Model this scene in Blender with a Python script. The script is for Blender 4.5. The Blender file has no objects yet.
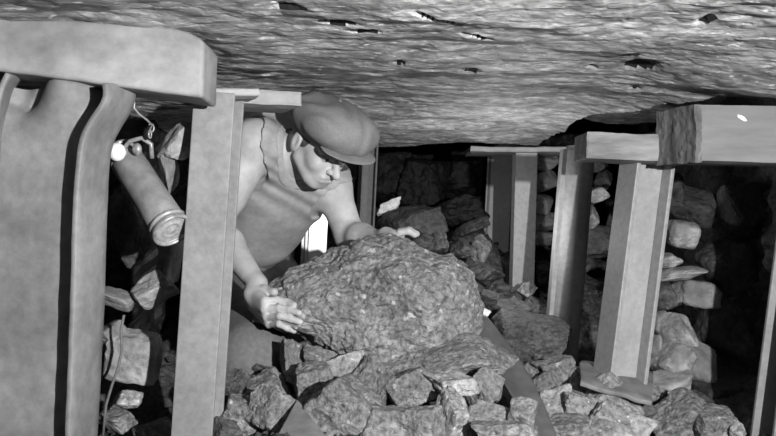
import bpy, bmesh, math, random
import numpy as np
from mathutils import Vector
from mathutils.bvhtree import BVHTree

random.seed(5)
SC = bpy.context.scene
COL = SC.collection
CZ = 0.5          # camera height above the mine floor
F = 800.0         # focal length in pixels of the 776 wide frame


def P(px, py, d):
    return np.array([(px - 388) / F * d, d, CZ + (218 - py) / F * d])


# ------------------------------------------------------------ noise
def _h(ix, iy, iz, s):
    n = (ix * 374761393 + iy * 668265263 + iz * 2147483647 + s * 974711) & 0xffffffff
    n = ((n ^ (n >> 13)) * 1274126177) & 0xffffffff
    n = ((n ^ (n >> 15)) * 2246822519) & 0xffffffff
    n ^= n >> 16
    return (n & 0xffff) / 32767.5 - 1.0


def vn(p, s=0):
    p = np.asarray(p, float)
    i = np.floor(p).astype(np.int64)
    f = p - i
    u = f * f * f * (f * (f * 6 - 15) + 10)
    r = 0
    for dx in (0, 1):
        wx = u[..., 0] if dx else 1 - u[..., 0]
        for dy in (0, 1):
            wy = u[..., 1] if dy else 1 - u[..., 1]
            for dz in (0, 1):
                wz = u[..., 2] if dz else 1 - u[..., 2]
                r = r + wx * wy * wz * _h(i[..., 0] + dx, i[..., 1] + dy, i[..., 2] + dz, s)
    return r


def fbm(p, o=4, s=0, gain=.5):
    a = 1.0
    r = 0
    p = np.asarray(p, float)
    for k in range(o):
        r = r + a * vn(p, s + k * 17)
        p = p * 2.03 + 11.3
        a *= gain
    return r


# ------------------------------------------------------------ materials
def mat(name, c1, c2, scale=20, rough=.7, bump=.3, bdist=.004, stretch=(1, 1, 1), fleck=0, fleckc=.8,
        metal=0, spec=.3, detail=6, big=None, fscale=None, lo=.35, hi=.65, sss=0):
    m = bpy.data.materials.new(name)
    m.use_nodes = True
    nt = m.node_tree
    N = nt.nodes
    L = nt.links
    b = N['Principled BSDF']
    tc = N.new('ShaderNodeTexCoord')
    mp = N.new('ShaderNodeMapping')
    mp.inputs['Scale'].default_value = stretch
    L.new(tc.outputs['Object'], mp.inputs[0])
    no = N.new('ShaderNodeTexNoise')
    no.inputs['Scale'].default_value = scale
    no.inputs['Detail'].default_value = detail
    no.inputs['Roughness'].default_value = .65
    L.new(mp.outputs[0], no.inputs[0])
    cr = N.new('ShaderNodeValToRGB')
    cr.color_ramp.elements[0].position = lo
    cr.color_ramp.elements[1].position = hi
    cr.color_ramp.elements[0].color = (c1, c1, c1, 1)
    cr.color_ramp.elements[1].color = (c2, c2, c2, 1)
    L.new(no.outputs[0], cr.inputs[0])
    col = cr.outputs[0]
    if big:
        n2 = N.new('ShaderNodeTexNoise')
        n2.inputs['Scale'].default_value = big[0]
        n2.inputs['Detail'].default_value = 4
        L.new(mp.outputs[0], n2.inputs[0])
        r2 = N.new('ShaderNodeMapRange')
        r2.inputs[1].default_value = .38
        r2.inputs[2].default_value = .62
        r2.inputs[3].default_value = big[1]
        r2.inputs[4].default_value = big[2]
        L.new(n2.outputs[0], r2.inputs[0])
        mx = N.new('ShaderNodeMix')
        mx.data_type = 'RGBA'
        mx.blend_type = 'MULTIPLY'
        mx.inputs[0].default_value = 1
        L.new(col, mx.inputs[6])
        L.new(r2.outputs[0], mx.inputs[7])
        col = mx.outputs[2]
    if fleck:
        n3 = N.new('ShaderNodeTexNoise')
        n3.inputs['Scale'].default_value = fscale or scale * 1.7
        n3.inputs['Detail'].default_value = 3
        L.new(mp.outputs[0], n3.inputs[0])
        r3 = N.new('ShaderNodeMapRange')
        r3.inputs[1].default_value = .72 - fleck
        r3.inputs[2].default_value = .80 - fleck
        L.new(n3.outputs[0], r3.inputs[0])
        mx = N.new('ShaderNodeMix')
        mx.data_type = 'RGBA'
        L.new(r3.outputs[0], mx.inputs[0])
        L.new(col, mx.inputs[6])
        mx.inputs[7].default_value = (fleckc, fleckc, fleckc, 1)
        col = mx.outputs[2]
    L.new(col, b.inputs['Base Color'])
    b.inputs['Roughness'].default_value = rough
    b.inputs['Metallic'].default_value = metal
    b.inputs['Specular IOR Level'].default_value = spec
    if sss:
        b.inputs['Subsurface Weight'].default_value = sss
        b.inputs['Subsurface Radius'].default_value = (.01, .01, .01)
        b.inputs['Subsurface Scale'].default_value = .5
    if bump:
        bp = N.new('ShaderNodeBump')
        bp.inputs['Strength'].default_value = bump
        bp.inputs['Distance'].default_value = bdist
        L.new(no.outputs[0], bp.inputs['Height'])
        L.new(bp.outputs[0], b.inputs['Normal'])
    return m


M = {}
M['roof'] = mat('roof_rock', .22, .66, 40, .6, 1.0, .009, (.62, 1, 1), fleck=.12, fleckc=.8, big=(8, .62, 1.3), spec=.5, fscale=60, detail=9)
M['coal'] = mat('coal_and_pit_shade', .006, .02, 30, .6, .7, .01, spec=.4)
M['ground'] = mat('coal_ground', .04, .12, 45, .75, .9, .012, big=(6, .6, 1.2))
M['boulder'] = mat('boulder_rock', .10, .33, 80, .75, 1.0, .012, fleck=.10, fleckc=.5, big=(11, .78, 1.2), fscale=42)
M['rock'] = mat('grey_rock', .11, .34, 75, .72, 1.0, .012, fleck=.07, fleckc=.5, big=(10, .75, 1.15), fscale=45)
M['rock_light'] = mat('light_rock', .18, .52, 60, .7, 1.0, .012, fleck=.07, fleckc=.75, big=(12, .7, 1.15))
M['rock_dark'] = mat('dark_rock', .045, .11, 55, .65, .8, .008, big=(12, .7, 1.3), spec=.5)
M['rock_mid'] = mat('mid_rock', .06, .17, 70, .7, 1.0, .012, big=(10, .75, 1.2))
M['rock_black'] = mat('coal_lump', .004, .014, 55, .6, .8, .008, big=(12, .7, 1.3), spec=.25)
M['rock_white'] = mat('pale_stone', .6, .85, 45, .8, .8, .008, big=(14, .75, 1.1))
M['smooth_rock'] = mat('smooth_stone', .15, .24, 18, .7, .25, .004, big=(8, .85, 1.1))
M['pack'] = mat('pack_stone', .2, .42, 25, .75, .5, .008, big=(8, .7, 1.2))
M['beam'] = mat('beam_timber', .18, .25, 26, .7, .35, .003, (.8, 1, 1), big=(9, .82, 1.3), fleck=.03, fleckc=.42, fscale=14)
M['girder'] = mat('girder_steel', .145, .20, 45, .6, .3, .002, big=(6, .85, 1.3), spec=.4)
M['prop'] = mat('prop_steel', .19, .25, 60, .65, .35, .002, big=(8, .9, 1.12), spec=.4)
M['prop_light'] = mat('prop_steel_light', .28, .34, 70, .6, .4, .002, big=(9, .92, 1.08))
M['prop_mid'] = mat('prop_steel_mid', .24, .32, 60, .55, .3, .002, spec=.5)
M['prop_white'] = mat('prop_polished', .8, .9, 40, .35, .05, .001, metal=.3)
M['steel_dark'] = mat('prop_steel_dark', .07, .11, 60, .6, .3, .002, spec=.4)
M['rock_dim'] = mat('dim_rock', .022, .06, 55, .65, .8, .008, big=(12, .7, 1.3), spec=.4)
M['timber'] = mat('prop_timber', .26, .36, 18, .7, .35, .003, (3, 3, .4), big=(9, .85, 1.15))
M['board'] = mat('board_timber', .15, .26, 14, .75, .35, .003, (.5, 2, 3), big=(9, .75, 1.2))
M['beam_right'] = mat('beam_sawn', .155, .195, 20, .75, .2, .002, (.4, 1, 2), big=(5, .92, 1.06))
M['endgrain'] = mat('end_grain', .07, .17, 34, .85, .9, .006, (1, 1, .35))
M['plank'] = mat('plank_timber', .26, .36, 20, .75, .3, .003)
M['lamp'] = mat('lamp_metal', .22, .32, 40, .42, .2, .002, spec=.6, metal=.1)
M['lampd'] = mat('lamp_metal_worn', .22, .42, 60, .4, .35, .002, metal=.3)
M['glass'] = mat('lamp_lens_glass', .28, .45, 120, .15, .5, .002, spec=.8)
M['knob'] = mat('white_knob', .85, .9, 20, .3, 0)
M['skin'] = mat('skin', .40, .52, 22, .55, .15, .002, spec=.35, big=(14, .88, 1.05))
M['vest'] = mat('vest_cotton', .33, .40, 60, .9, .35, .002, big=(14, .88, 1.08), spec=.1)
M['strap'] = mat('collar_cotton', .36, .44, 60, .9, .35, .002, spec=.1)
M['cap'] = mat('cap_wool', .18, .22, 160, .95, .3, .001, spec=.1, big=(14, .88, 1.12))
M['trouser'] = mat('trouser_cloth', .13, .18, 80, .95, .3, .002, spec=.1)
M['hair'] = mat('hair', .06, .12, 120, .6, .4, .002)
M['iris'] = mat('eye_dark', .04, .05, 20, .3, 0)
M['plate'] = mat('trough_steel', .075, .105, 30, .5, .2, .002, big=(8, .9, 1.15), spec=.5)
M['paint'] = mat('white_paint', .8, .88, 20, .6, .1)


# ------------------------------------------------------------ objects
def props(o, label=None, cat=None, group=None, kind=None):
    if label: o['label'] = label
    if cat: o['category'] = cat
    if group: o['group'] = group
    if kind: o['kind'] = kind
    return o


def mk(name, V, Fc, m, parent=None, smooth=False, origin=None):
    V = np.asarray(V, float).reshape(-1, 3)
    if parent is not None:
        base = np.array(parent['_w'])
        loc = (0, 0, 0)
    else:
        base = np.array(origin) if origin is not None else np.array([(V[:, 0].min() + V[:, 0].max()) / 2, (V[:, 1].min() + V[:, 1].max()) / 2, V[:, 2].min()])
        loc = base
    me = bpy.data.meshes.new(name)
    me.from_pydata((V - base).tolist(), [], Fc if isinstance(Fc, list) else Fc.tolist())
    me.materials.append(m)
    if smooth:
        me.polygons.foreach_set('use_smooth', [True] * len(me.polygons))
    me.update()
    o = bpy.data.objects.new(name, me)
    COL.objects.link(o)
    o.location = loc
    if parent is not None:
        o.parent = parent
    o['_w'] = [float(v) for v in base]
    return o


def empty(name, p, label, cat, group=None):
    o = bpy.data.objects.new(name, None)
    COL.objects.link(o)
    o.location = [float(v) for v in p]
    o.empty_display_size = .05
    o['_w'] = [float(v) for v in p]
    return props(o, label, cat, group)


def bevel(o, w=.004, seg=2):
    b = o.modifiers.new('bevel', 'BEVEL')
    b.width = w
    b.segments = seg
    b.limit_method = 'ANGLE'
    return o


def prism(A, B, n=None):
    """two matching rings -> verts, faces"""
    A = np.asarray(A); B = np.asarray(B)
    n = len(A)
    V = np.vstack([A, B])
    Fc = [[i, (i + 1) % n, n + (i + 1) % n, n + i] for i in range(n)]
    Fc.append(list(range(n))[::-1])
    Fc.append(list(range(n, 2 * n)))
    return V, Fc


def fixn(o):
    bm = bmesh.new()
    bm.from_mesh(o.data)
    bmesh.ops.recalc_face_normals(bm, faces=bm.faces)
    bm.to_mesh(o.data)
    bm.free()
    return o


def worn_box(name, C8, m, parent=None, seg=(40, 6, 6), rough=.002, fr=14, seed=0, round_=.0):
    """box through 8 corners, order (x0/x1, y0/y1, z0/z1) index = ix*4+iy*2+iz, subdivided and worn"""
    C8 = np.asarray(C8).reshape(2, 2, 2, 3)
    V = []; Fc = []; idx = {}
    nx, ny, nz = seg

    def vid(i, j, k):
        key = (i, j, k)
        if key not in idx:
            a, b, c = i / nx, j / ny, k / nz
            p = 0
            for x in (0, 1):
                for y in (0, 1):
                    for z in (0, 1):
                        p = p + C8[x, y, z] * (a if x else 1 - a) * (b if y else 1 - b) * (c if z else 1 - c)
            if round_:
                # pull edges in
                ctr = C8.reshape(-1, 3).mean(0)
                e = [abs(2 * a - 1), abs(2 * b - 1), abs(2 * c - 1)]
                cnt = sum(1 for q in e if q > .999)
                if cnt >= 2:
                    dv = ctr - p
                    lens = [np.linalg.norm(C8[1, 0, 0] - C8[0, 0, 0]), np.linalg.norm(C8[0, 1, 0] - C8[0, 0, 0]), np.linalg.norm(C8[0, 0, 1] - C8[0, 0, 0])]
                    ax = [(C8[1, 0, 0] - C8[0, 0, 0]) / lens[0], (C8[0, 1, 0] - C8[0, 0, 0]) / lens[1], (C8[0, 0, 1] - C8[0, 0, 0]) / lens[2]]
                    s = [(1 if q > .5 else -1) for q in (a, b, c)]
                    for q in range(3):
                        if e[q] > .999:
                            p = p - ax[q] * s[q] * round_
            idx[key] = len(V)
            V.append(p)
        return idx[key]
    for i in range(nx):
        for j in range(ny):
            Fc.append([vid(i, j, 0), vid(i, j + 1, 0), vid(i + 1, j + 1, 0), vid(i + 1, j, 0)])
            Fc.append([vid(i, j, nz), vid(i + 1, j, nz), vid(i + 1, j + 1, nz), vid(i, j + 1, nz)])
    for i in range(nx):
        for k in range(nz):
            Fc.append([vid(i, 0, k), vid(i + 1, 0, k), vid(i + 1, 0, k + 1), vid(i, 0, k + 1)])
            Fc.append([vid(i, ny, k), vid(i, ny, k + 1), vid(i + 1, ny, k + 1), vid(i + 1, ny, k)])
    for j in range(ny):
        for k in range(nz):
            Fc.append([vid(0, j, k), vid(0, j, k + 1), vid(0, j + 1, k + 1), vid(0, j + 1, k)])
            Fc.append([vid(nx, j, k), vid(nx, j + 1, k), vid(nx, j + 1, k + 1), vid(nx, j, k + 1)])
    V = np.array(V)
    V = V + np.stack([fbm(V * fr, 3, seed + q) for q in range(3)], -1) * rough
    return fixn(mk(name, V, Fc, m, parent))


def flatbox(name, p0, p1, depth, thick, m, parent=None, seed=0, rough=.0015, ends=None, seg=(30, 4, 4), round_=.003):
    """board whose lower front edge runs p0->p1; depth backwards, thick upwards"""
    p0 = np.asarray(p0, float); p1 = np.asarray(p1, float)
    ax = p1 - p0
    b = np.array([-ax[1], ax[0], 0]); b /= np.linalg.norm(b)
    if b[1] < 0: b = -b
    up = np.cross(ax / np.linalg.norm(ax), b)
    if up[2] < 0: up = -up
    C = []
    for p in (p0, p1):
        for y in (0, 1):
            for z in (0, 1):
                C.append(p + b * depth * y + up * thick * z)
    return worn_box(name, C, m, parent, seg, rough, seed=seed, round_=round_)


_ico = {}


def ico(n):
    if n not in _ico:
        bm = bmesh.new()
        bmesh.ops.create_icosphere(bm, subdivisions=n, radius=1)
        V = np.array([v.co[:] for v in bm.verts])
        Fc = [[v.index for v in f.verts] for f in bm.faces]
        bm.free()
        _ico[n] = (V / np.linalg.norm(V, axis=1)[:, None], Fc)
    return _ico[n]


def rock_shape(n, seed, cuts=11, sharp=16, amp=.07, lump=.12):
    D, Fc = ico(n)
    rng = np.random.RandomState(seed)
    N = rng.normal(size=(cuts, 3)); N /= np.linalg.norm(N, axis=1)[:, None]
    # always a few opposed box-like planes so the piece has blocky sides
    q = np.linalg.qr(rng.normal(size=(3, 3)) * .45 + np.eye(3))[0]
    N = np.vstack([N, q, -q])
    d = np.concatenate([rng.uniform(.82, 1.15, cuts), rng.uniform(.66, .85, 6)])
    t = np.clip(D @ N.T, 0, None) / d
    r = 1 / (np.sum(t ** sharp, axis=1) ** (1 / sharp) + 1e-6)
    r = np.clip(r, 0, 1.5)
    r *= 1 + lump * vn(D * 1.7 + seed, seed) + amp * fbm(D * 4 + seed * 3.1, 4, seed)
    st = np.abs(fbm(D * 3 + seed, 3, seed + 9))
    r -= .05 * np.exp(-(st / .06) ** 2)       # cracks
    return D * r[:, None], Fc


def rock(px, py, d, w, h, label, m='rock', seed=0, n=4, dep=None, rot=0, group=None, name='rock', cat='rock', sharp=16, amp=.07, cuts=11, smooth=False, tilt=0):
    V, Fc = rock_shape(n, seed, sharp=sharp, amp=amp, cuts=cuts)
    V = V / np.abs(V).max(0)
    sx = w / 2 / F * d; sz = h / 2 / F * d
    sy = dep if dep else (sx + sz) / 2
    V = V * [sx, sy, sz]
    a = math.radians(rot)
    R = np.array([[math.cos(a), 0, -math.sin(a)], [0, 1, 0], [math.sin(a), 0, math.cos(a)]])
    V = V @ R.T
    if tilt:
        a = math.radians(tilt)
        R = np.array([[1, 0, 0], [0, math.cos(a), -math.sin(a)], [0, math.sin(a), math.cos(a)]])
        V = V @ R.T
    V = V + P(px, py, d) + [0, sy * .8, 0]
    o = mk(name, V, Fc, M[m], smooth=smooth)
    return props(o, label, cat, group)


# ------------------------------------------------------------ camera, world, light
cam = bpy.data.cameras.new('camera')
co = bpy.data.objects.new('camera', cam)
COL.objects.link(co)
co.location = (0, 0, CZ)
co.rotation_euler = (math.pi / 2, 0, 0)
cam.sensor_width = 36
cam.lens = 36 * F / 776
cam.clip_start = .02
SC.camera = co
w = bpy.data.worlds.new('world')
SC.world = w
w.use_nodes = True
w.node_tree.nodes['Background'].inputs[0].default_value = (1, 1, 1, 1)
w.node_tree.nodes['Background'].inputs[1].default_value = .025
fl = bpy.data.lights.new('flash_gun', 'AREA')
fl.shape = 'DISK'
fl.size = .035
fl.energy = 78
fo = bpy.data.objects.new('flash_gun', fl)
COL.objects.link(fo)
fo.location = (.66, -.10, CZ + .16)
fo.rotation_euler = (Vector((-.05, 2.3, CZ + .05)) - Vector(fo.location)).to_track_quat('-Z', 'Y').to_euler()
f2 = bpy.data.lights.new('added_flash', 'POINT')  # unseen flash, added to brighten the white pack and the bright prop
f2.energy = 3.2
f2.shadow_soft_size = .02
f2o = bpy.data.objects.new('added_flash', f2)
COL.objects.link(f2o)
f2o.location = (.40, 2.72, CZ - .02)
SC.view_settings.view_transform = 'Standard'
SC.view_settings.look = 'None'
SC.view_settings.exposure = 0
SC.view_settings.gamma = 1

# ------------------------------------------------------------ roof
def smooth(a, b, x):
    t = np.clip((x - a) / (b - a), 0, 1)
    return t * t * (3 - 2 * t)


nx, ny = 380, 430
xs = np.linspace(-1.7, 1.9, nx)
ys = 0.25 + (np.linspace(0, 1, ny) ** 1.15) * 4.9
X, Y = np.meshgrid(xs, ys)


def roof_z(X, Y):
    z = CZ + .345 - .055 * smooth(.45, .95, X) * smooth(1.3, 1.9, Y)
    z = z - .045 * smooth(2.5, 3.3, Y)                 # lip dips, then the roof has fallen out behind it
    z = z + .28 * smooth(3.32, 3.5, Y + .12 * vn(np.stack([X * 3, X * 0, X * 0], -1), 3))
    z = z + .022 * np.exp(-((X + .22) / .25) ** 2 - ((Y - 2.35) / .3) ** 2)
    xl = np.interp(Y, [2.0, 2.15, 2.5, 3.2], [.86, .78, .66, .60]) + .015 * vn(np.stack([X * 0, Y * 9, X * 0], -1), 6)
    z = z + .15 * smooth(0, .045, X - xl) * smooth(1.99, 2.12, Y)     # the roof has broken away above the short board
    return z


Z = roof_z(X, Y)
pp = np.stack([X, Y, X * 0], -1)
Z = Z + .007 * fbm(pp * [4, 5, 1], 3, 1) + .0024 * fbm(pp * [22, 34, 1], 4, 5)
st = fbm(pp * [4, 9, 1], 3, 21)
Z = Z + .0025 * (np.floor(st * 4) / 4 + .5)            # laminated steps


PM = np.zeros_like(Z)


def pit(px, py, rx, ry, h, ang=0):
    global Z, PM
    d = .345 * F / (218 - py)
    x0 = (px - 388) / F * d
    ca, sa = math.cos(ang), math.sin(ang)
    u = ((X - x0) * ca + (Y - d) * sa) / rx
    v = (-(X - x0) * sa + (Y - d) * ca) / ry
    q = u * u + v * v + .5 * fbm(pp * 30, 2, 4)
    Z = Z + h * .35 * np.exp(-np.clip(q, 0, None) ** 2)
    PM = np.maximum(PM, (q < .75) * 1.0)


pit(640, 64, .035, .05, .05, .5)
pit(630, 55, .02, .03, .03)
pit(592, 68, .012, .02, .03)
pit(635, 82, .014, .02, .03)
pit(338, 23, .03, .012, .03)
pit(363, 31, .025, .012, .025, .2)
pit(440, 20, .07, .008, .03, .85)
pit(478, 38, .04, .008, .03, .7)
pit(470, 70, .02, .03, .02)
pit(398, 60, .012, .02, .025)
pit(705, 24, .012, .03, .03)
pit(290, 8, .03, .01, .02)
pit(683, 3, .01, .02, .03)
V = np.stack([X, Y, Z], -1).reshape(-1, 3)
ii = np.arange(nx * ny).reshape(ny, nx)
Fq = np.stack([ii[:-1, :-1], ii[1:, :-1], ii[1:, 1:], ii[:-1, 1:]], -1).reshape(-1, 4)
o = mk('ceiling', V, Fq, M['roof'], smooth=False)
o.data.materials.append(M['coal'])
o.data.polygons.foreach_set('material_index', (PM[:-1, :-1] > .5).astype(np.int32).reshape(-1))  # pit faces coloured black to stand for the shade inside the hollows
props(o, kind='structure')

# ------------------------------------------------------------ ground
GP = np.array([P(300, 436, 1.5), P(400, 420, 1.75), P(440, 385, 2.0), P(470, 350, 2.2), P(510, 350, 2.4), P(560, 372, 2.6), P(520, 305, 3.2),
               P(430, 255, 3.0), P(450, 222, 3.7), P(400, 212, 3.9), P(620, 390, 2.4), P(690, 432, 2.2), P(760, 436, 1.95), P(560, 458, 1.8), P(620, 462, 1.92), P(680, 475, 1.9), P(590, 436, 2.05), P(140, 440, 1.9),
               P(250, 400, 2.3), P(130, 350, 2.4), P(590, 290, 3.6), P(545, 252, 3.7), P(300, 300, 3.2), [-.6, 1.4, -.03], [.7, 1.2, -.05], [0, .8, -.05],
               [0, 4.6, .6], [-1, 4.6, .4], [1.2, 4.6, .4], [-.2, 1.3, .0], [.3, 1.35, 0], [1.2, 1.8, -.05]])


def ground_z(x, y):
    x = np.asarray(x); y = np.asarray(y)
    d2 = (x[..., None] - GP[:, 0]) ** 2 + (y[..., None] - GP[:, 1]) ** 2 + .004
    ww = 1 / d2 ** 1.7
    return (ww * GP[:, 2]).sum(-1) / ww.sum(-1)


nx, ny = 230, 280
xs = np.linspace(-1.4, 1.6, nx); ys = np.linspace(.6, 4.9, ny)
X, Y = np.meshgrid(xs, ys)
pp = np.stack([X, Y, X * 0], -1)
Z = ground_z(X, Y) - .03 + .018 * fbm(pp * 9, 4, 2) + .015 * np.abs(vn(pp * 22, 8)) + .008 * fbm(pp * 50, 2, 31)
V = np.stack([X, Y, Z], -1).reshape(-1, 3)
ii = np.arange(nx * ny).reshape(ny, nx)
Fq = np.stack([ii[:-1, :-1], ii[:-1, 1:], ii[1:, 1:], ii[1:, :-1]], -1).reshape(-1, 4)
props(mk('floor', V, Fq, M['ground']), kind='structure')


def wallmesh(name, pts, m, seed):
    pts = np.asarray(pts, float)
    L = np.concatenate([[0], np.cumsum(np.linalg.norm(np.diff(pts, axis=0), axis=1))])
    nu = int(L[-1] / .02); nv = 70
    u = np.linspace(0, L[-1], nu)
    px_ = np.interp(u, L, pts[:, 0]); py_ = np.interp(u, L, pts[:, 1])
    tx = np.gradient(px_); ty = np.gradient(py_)
    nn = np.hypot(tx, ty); nrm = np.stack([ty / nn, -tx / nn], -1)
    vv = np.linspace(-.15, 1.25, nv)
    U, W = np.meshgrid(u, vv)
    q = np.stack([U, W, U * 0], -1)
    dsp = .05 * fbm(q * 5, 4, seed) + .03 * np.abs(fbm(q * 14, 3, seed + 4))
    V = np.stack([px_[None] + nrm[None, :, 0] * dsp, py_[None] + nrm[None, :, 1] * dsp, W], -1).reshape(-1, 3)
    ii = np.arange(nu * nv).reshape(nv, nu)
    Fq = np.stack([ii[:-1, :-1], ii[:-1, 1:], ii[1:, 1:], ii[1:, :-1]], -1).reshape(-1, 4)
    return props(mk(name, V, Fq, m), kind='structure')


wallmesh('wall_left', [[-1.35, 1.0], [-1.1, 1.7], [-.95, 2.45], [-.75, 3.2], [-.7, 4.9]], M['coal'], 3)
wallmesh('wall_right', [[1.5, 4.9], [1.3, 3.6], [1.22, 2.9], [1.32, 2.2], [1.5, 1.3]], M['rock_dark'], 13)
wallmesh('wall_back', [[-.9, 4.75], [.3, 4.7], [1.6, 4.75]], M['coal'], 23)


# ------------------------------------------------------------ steel props
def hprop(name, label, tp, bp, dt, db, fw, dep, t, yaw, m, mw=None, cat='prop', m2=None, group=None, bend=0):
    """H section prop; tp/bp give the axis; the flanges are fw wide and dep apart; at yaw 0 a flange faces the camera"""
    A = P(bp[0], bp[1], db); B = P(tp[0], tp[1], dt)
    e = empty(name, A, label, cat, group)
    ax = (B - A); ax /= np.linalg.norm(ax)
    a = math.radians(yaw)
    u = np.array([math.cos(a), math.sin(a), 0]); u -= ax * (u @ ax); u /= np.linalg.norm(u)
    v = np.cross(ax, u)            # away from camera
    if v[1] < 0 and abs(yaw) < 80: v = -v

    def slab(nm, u0, u1, v0, v1, mm):
        ring = lambda c: [c + u * u0 + v * v0, c + u * u1 + v * v0, c + u * u1 + v * v1, c + u * u0 + v * v1]
        V, Fc = prism(ring(A), ring(B))
        bevel(fixn(mk(nm, V, Fc, M[mm], e)), .0025)
    slab('flange', -fw / 2, fw / 2, -dep / 2, -dep / 2 + t, m)
    slab('flange', -fw / 2, fw / 2, dep / 2 - t, dep / 2, m2 or m)
    slab('web', -t / 2, t / 2, -dep / 2 + t, dep / 2 - t, mw or m)
    return e


# second prop from the left
hprop('steel_prop', 'tall grey steel girder prop directly left of the crouching man', (220, 96), (195, 470), 1.68, 1.68, .084, .11, .009, 0, 'prop')
# middle lit prop (side-on)
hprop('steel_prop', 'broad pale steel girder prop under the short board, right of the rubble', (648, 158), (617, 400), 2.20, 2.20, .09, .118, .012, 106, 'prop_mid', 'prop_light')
# right edge prop
hprop('steel_prop', 'rough grey prop at the right edge below the big squared beam', (826, 160), (786, 465), 1.98, 1.98, .14, .12, .012, 0, 'prop')
# far props
hprop('steel_prop', 'grey steel prop in the background, left of the round dark sided post', (525, 148), (521, 300), 3.3, 3.3, .09, .09, .009, 0, 'prop_mid')
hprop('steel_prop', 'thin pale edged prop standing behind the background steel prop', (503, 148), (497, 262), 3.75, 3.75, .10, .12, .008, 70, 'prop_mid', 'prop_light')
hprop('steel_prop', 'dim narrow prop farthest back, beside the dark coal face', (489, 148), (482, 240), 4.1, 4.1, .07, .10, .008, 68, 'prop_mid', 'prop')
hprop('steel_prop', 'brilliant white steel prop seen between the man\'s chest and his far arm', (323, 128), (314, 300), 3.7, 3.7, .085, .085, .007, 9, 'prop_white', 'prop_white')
hprop('steel_prop', 'slim grey prop behind the far arm, just right of the cap', (370, 128), (362, 290), 3.05, 3.05, .06, .06, .008, 105, 'steel_dark')
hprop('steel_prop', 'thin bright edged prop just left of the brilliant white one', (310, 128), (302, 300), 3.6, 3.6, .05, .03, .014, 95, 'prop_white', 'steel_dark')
hprop('steel_prop', 'dull narrow prop deep behind the man under his chest', (292, 128), (284, 300), 3.1, 3.1, .05, .06, .008, 20, 'plate')


def round_prop(name, label, tp, bp, dt, db, r, m, seed):
    A = P(bp[0], bp[1], db); B = P(tp[0], tp[1], dt)
    e = empty(name, A, label, 'prop')
    n = 40; k = 40
    V = []
    ax = (B - A) / np.linalg.norm(B - A)
    u = np.array([1., 0, 0]); u -= ax * (u @ ax); u /= np.linalg.norm(u); v = np.cross(ax, u)
    for j in range(k + 1):
        c = A + (B - A) * j / k
        for i in range(n):
            a = 2 * math.pi * i / n
            V.append(c + (u * math.cos(a) + v * math.sin(a)) * r)
    V = np.array(V)
    V = V + (V - np.repeat([A + (B - A) * j / k for j in range(k + 1)], n, 0)) * (.02 * vn(V * [15, 15, 3], seed) + .012 * vn(V * [70, 70, 5], seed))[:, None]
    Fc = [[j * n + i, j * n + (i + 1) % n, (j + 1) * n + (i + 1) % n, (j + 1) * n + i] for j in range(k) for i in range(n)]
    Fc += [list(range(n))[::-1], list(range(k * n, k * n + n))]
    fixn(mk('shaft', V, Fc, M[m], e, smooth=True))
    # flat side strip down the left of the post
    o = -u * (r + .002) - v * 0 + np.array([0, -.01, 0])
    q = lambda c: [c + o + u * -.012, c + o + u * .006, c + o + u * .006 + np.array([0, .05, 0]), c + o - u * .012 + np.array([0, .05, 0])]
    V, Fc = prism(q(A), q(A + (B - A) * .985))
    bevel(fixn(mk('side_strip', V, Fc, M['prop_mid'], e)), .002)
    return e


round_prop('round_prop', 'round post with a shadowed right side, left of the pale girder prop', (581, 147), (561, 385), 2.75, 2.75, .049, 'prop', 4)

# ------------------------------------------------------------ crushed girder at the far left
A0 = P(20, 470, 1.42)
e = empty('girder_prop', A0, 'wide steel girder prop at the left edge with crushed bent top', 'prop')
# right flange: front edge / rear edge pixel tables
fr = [(70, 500), (67, 436), (71, 330), (74, 216), (78, 160), (80, 142), (86, 127), (95, 115), (103, 104), (107, 97), (106, 92), (105, 87), (104, 83)]
rr = [(92, 500), (95, 436), (102, 320), (105, 216), (107, 170), (109, 150), (113, 138), (121, 124), (130, 110), (134, 100), (135, 92), (134, 88), (134, 85)]


def dense(tab, n=60):
    tab = np.array(tab, float)
    t = np.concatenate([[0], np.cumsum(np.linalg.norm(np.diff(tab, axis=0), axis=1))])
    s = np.linspace(0, t[-1], n)
    # catmull style smoothing by averaging
    xy = np.stack([np.interp(s, t, tab[:, 0]), np.interp(s, t, tab[:, 1])], -1)
    for _ in range(2):
        xy[1:-1] = (xy[:-2] + 2 * xy[1:-1] + xy[2:]) / 4
    return xy


def sheet(name, rows, m, parent, thick, seed=0, rough=.0008):
    R = np.array(rows)
    a, b = R.shape[:2]
    V = R.reshape(-1, 3)
    V = V + np.stack([fbm(V * 20, 3, seed + q) for q in range(3)], -1) * rough
    ii = np.arange(a * b).reshape(a, b)
    Fq = np.stack([ii[:-1, :-1], ii[:-1, 1:], ii[1:, 1:], ii[1:, :-1]], -1).reshape(-1, 4)
    o = mk(name, V, Fq, m, parent, smooth=True)
    s = o.modifiers.new('thick', 'SOLIDIFY')
    s.thickness = thick
    s.offset = 0
    bevel(o, .0015, 1)
    return o


f_, r_ = dense(fr), dense(rr)
rows = []
for i in range(60):
    a = P(f_[i][0], f_[i][1], 1.395); b = P(r_[i][0], r_[i][1], 1.50)
    a[2] = max(a[2], -.03); b[2] = max(b[2], -.03)
    rows.append([a + (b - a) * k / 6 + np.array([0, 0, 0]) for k in range(7)])
sheet('flange', rows, M['girder'], e, .010, 3)
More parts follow.
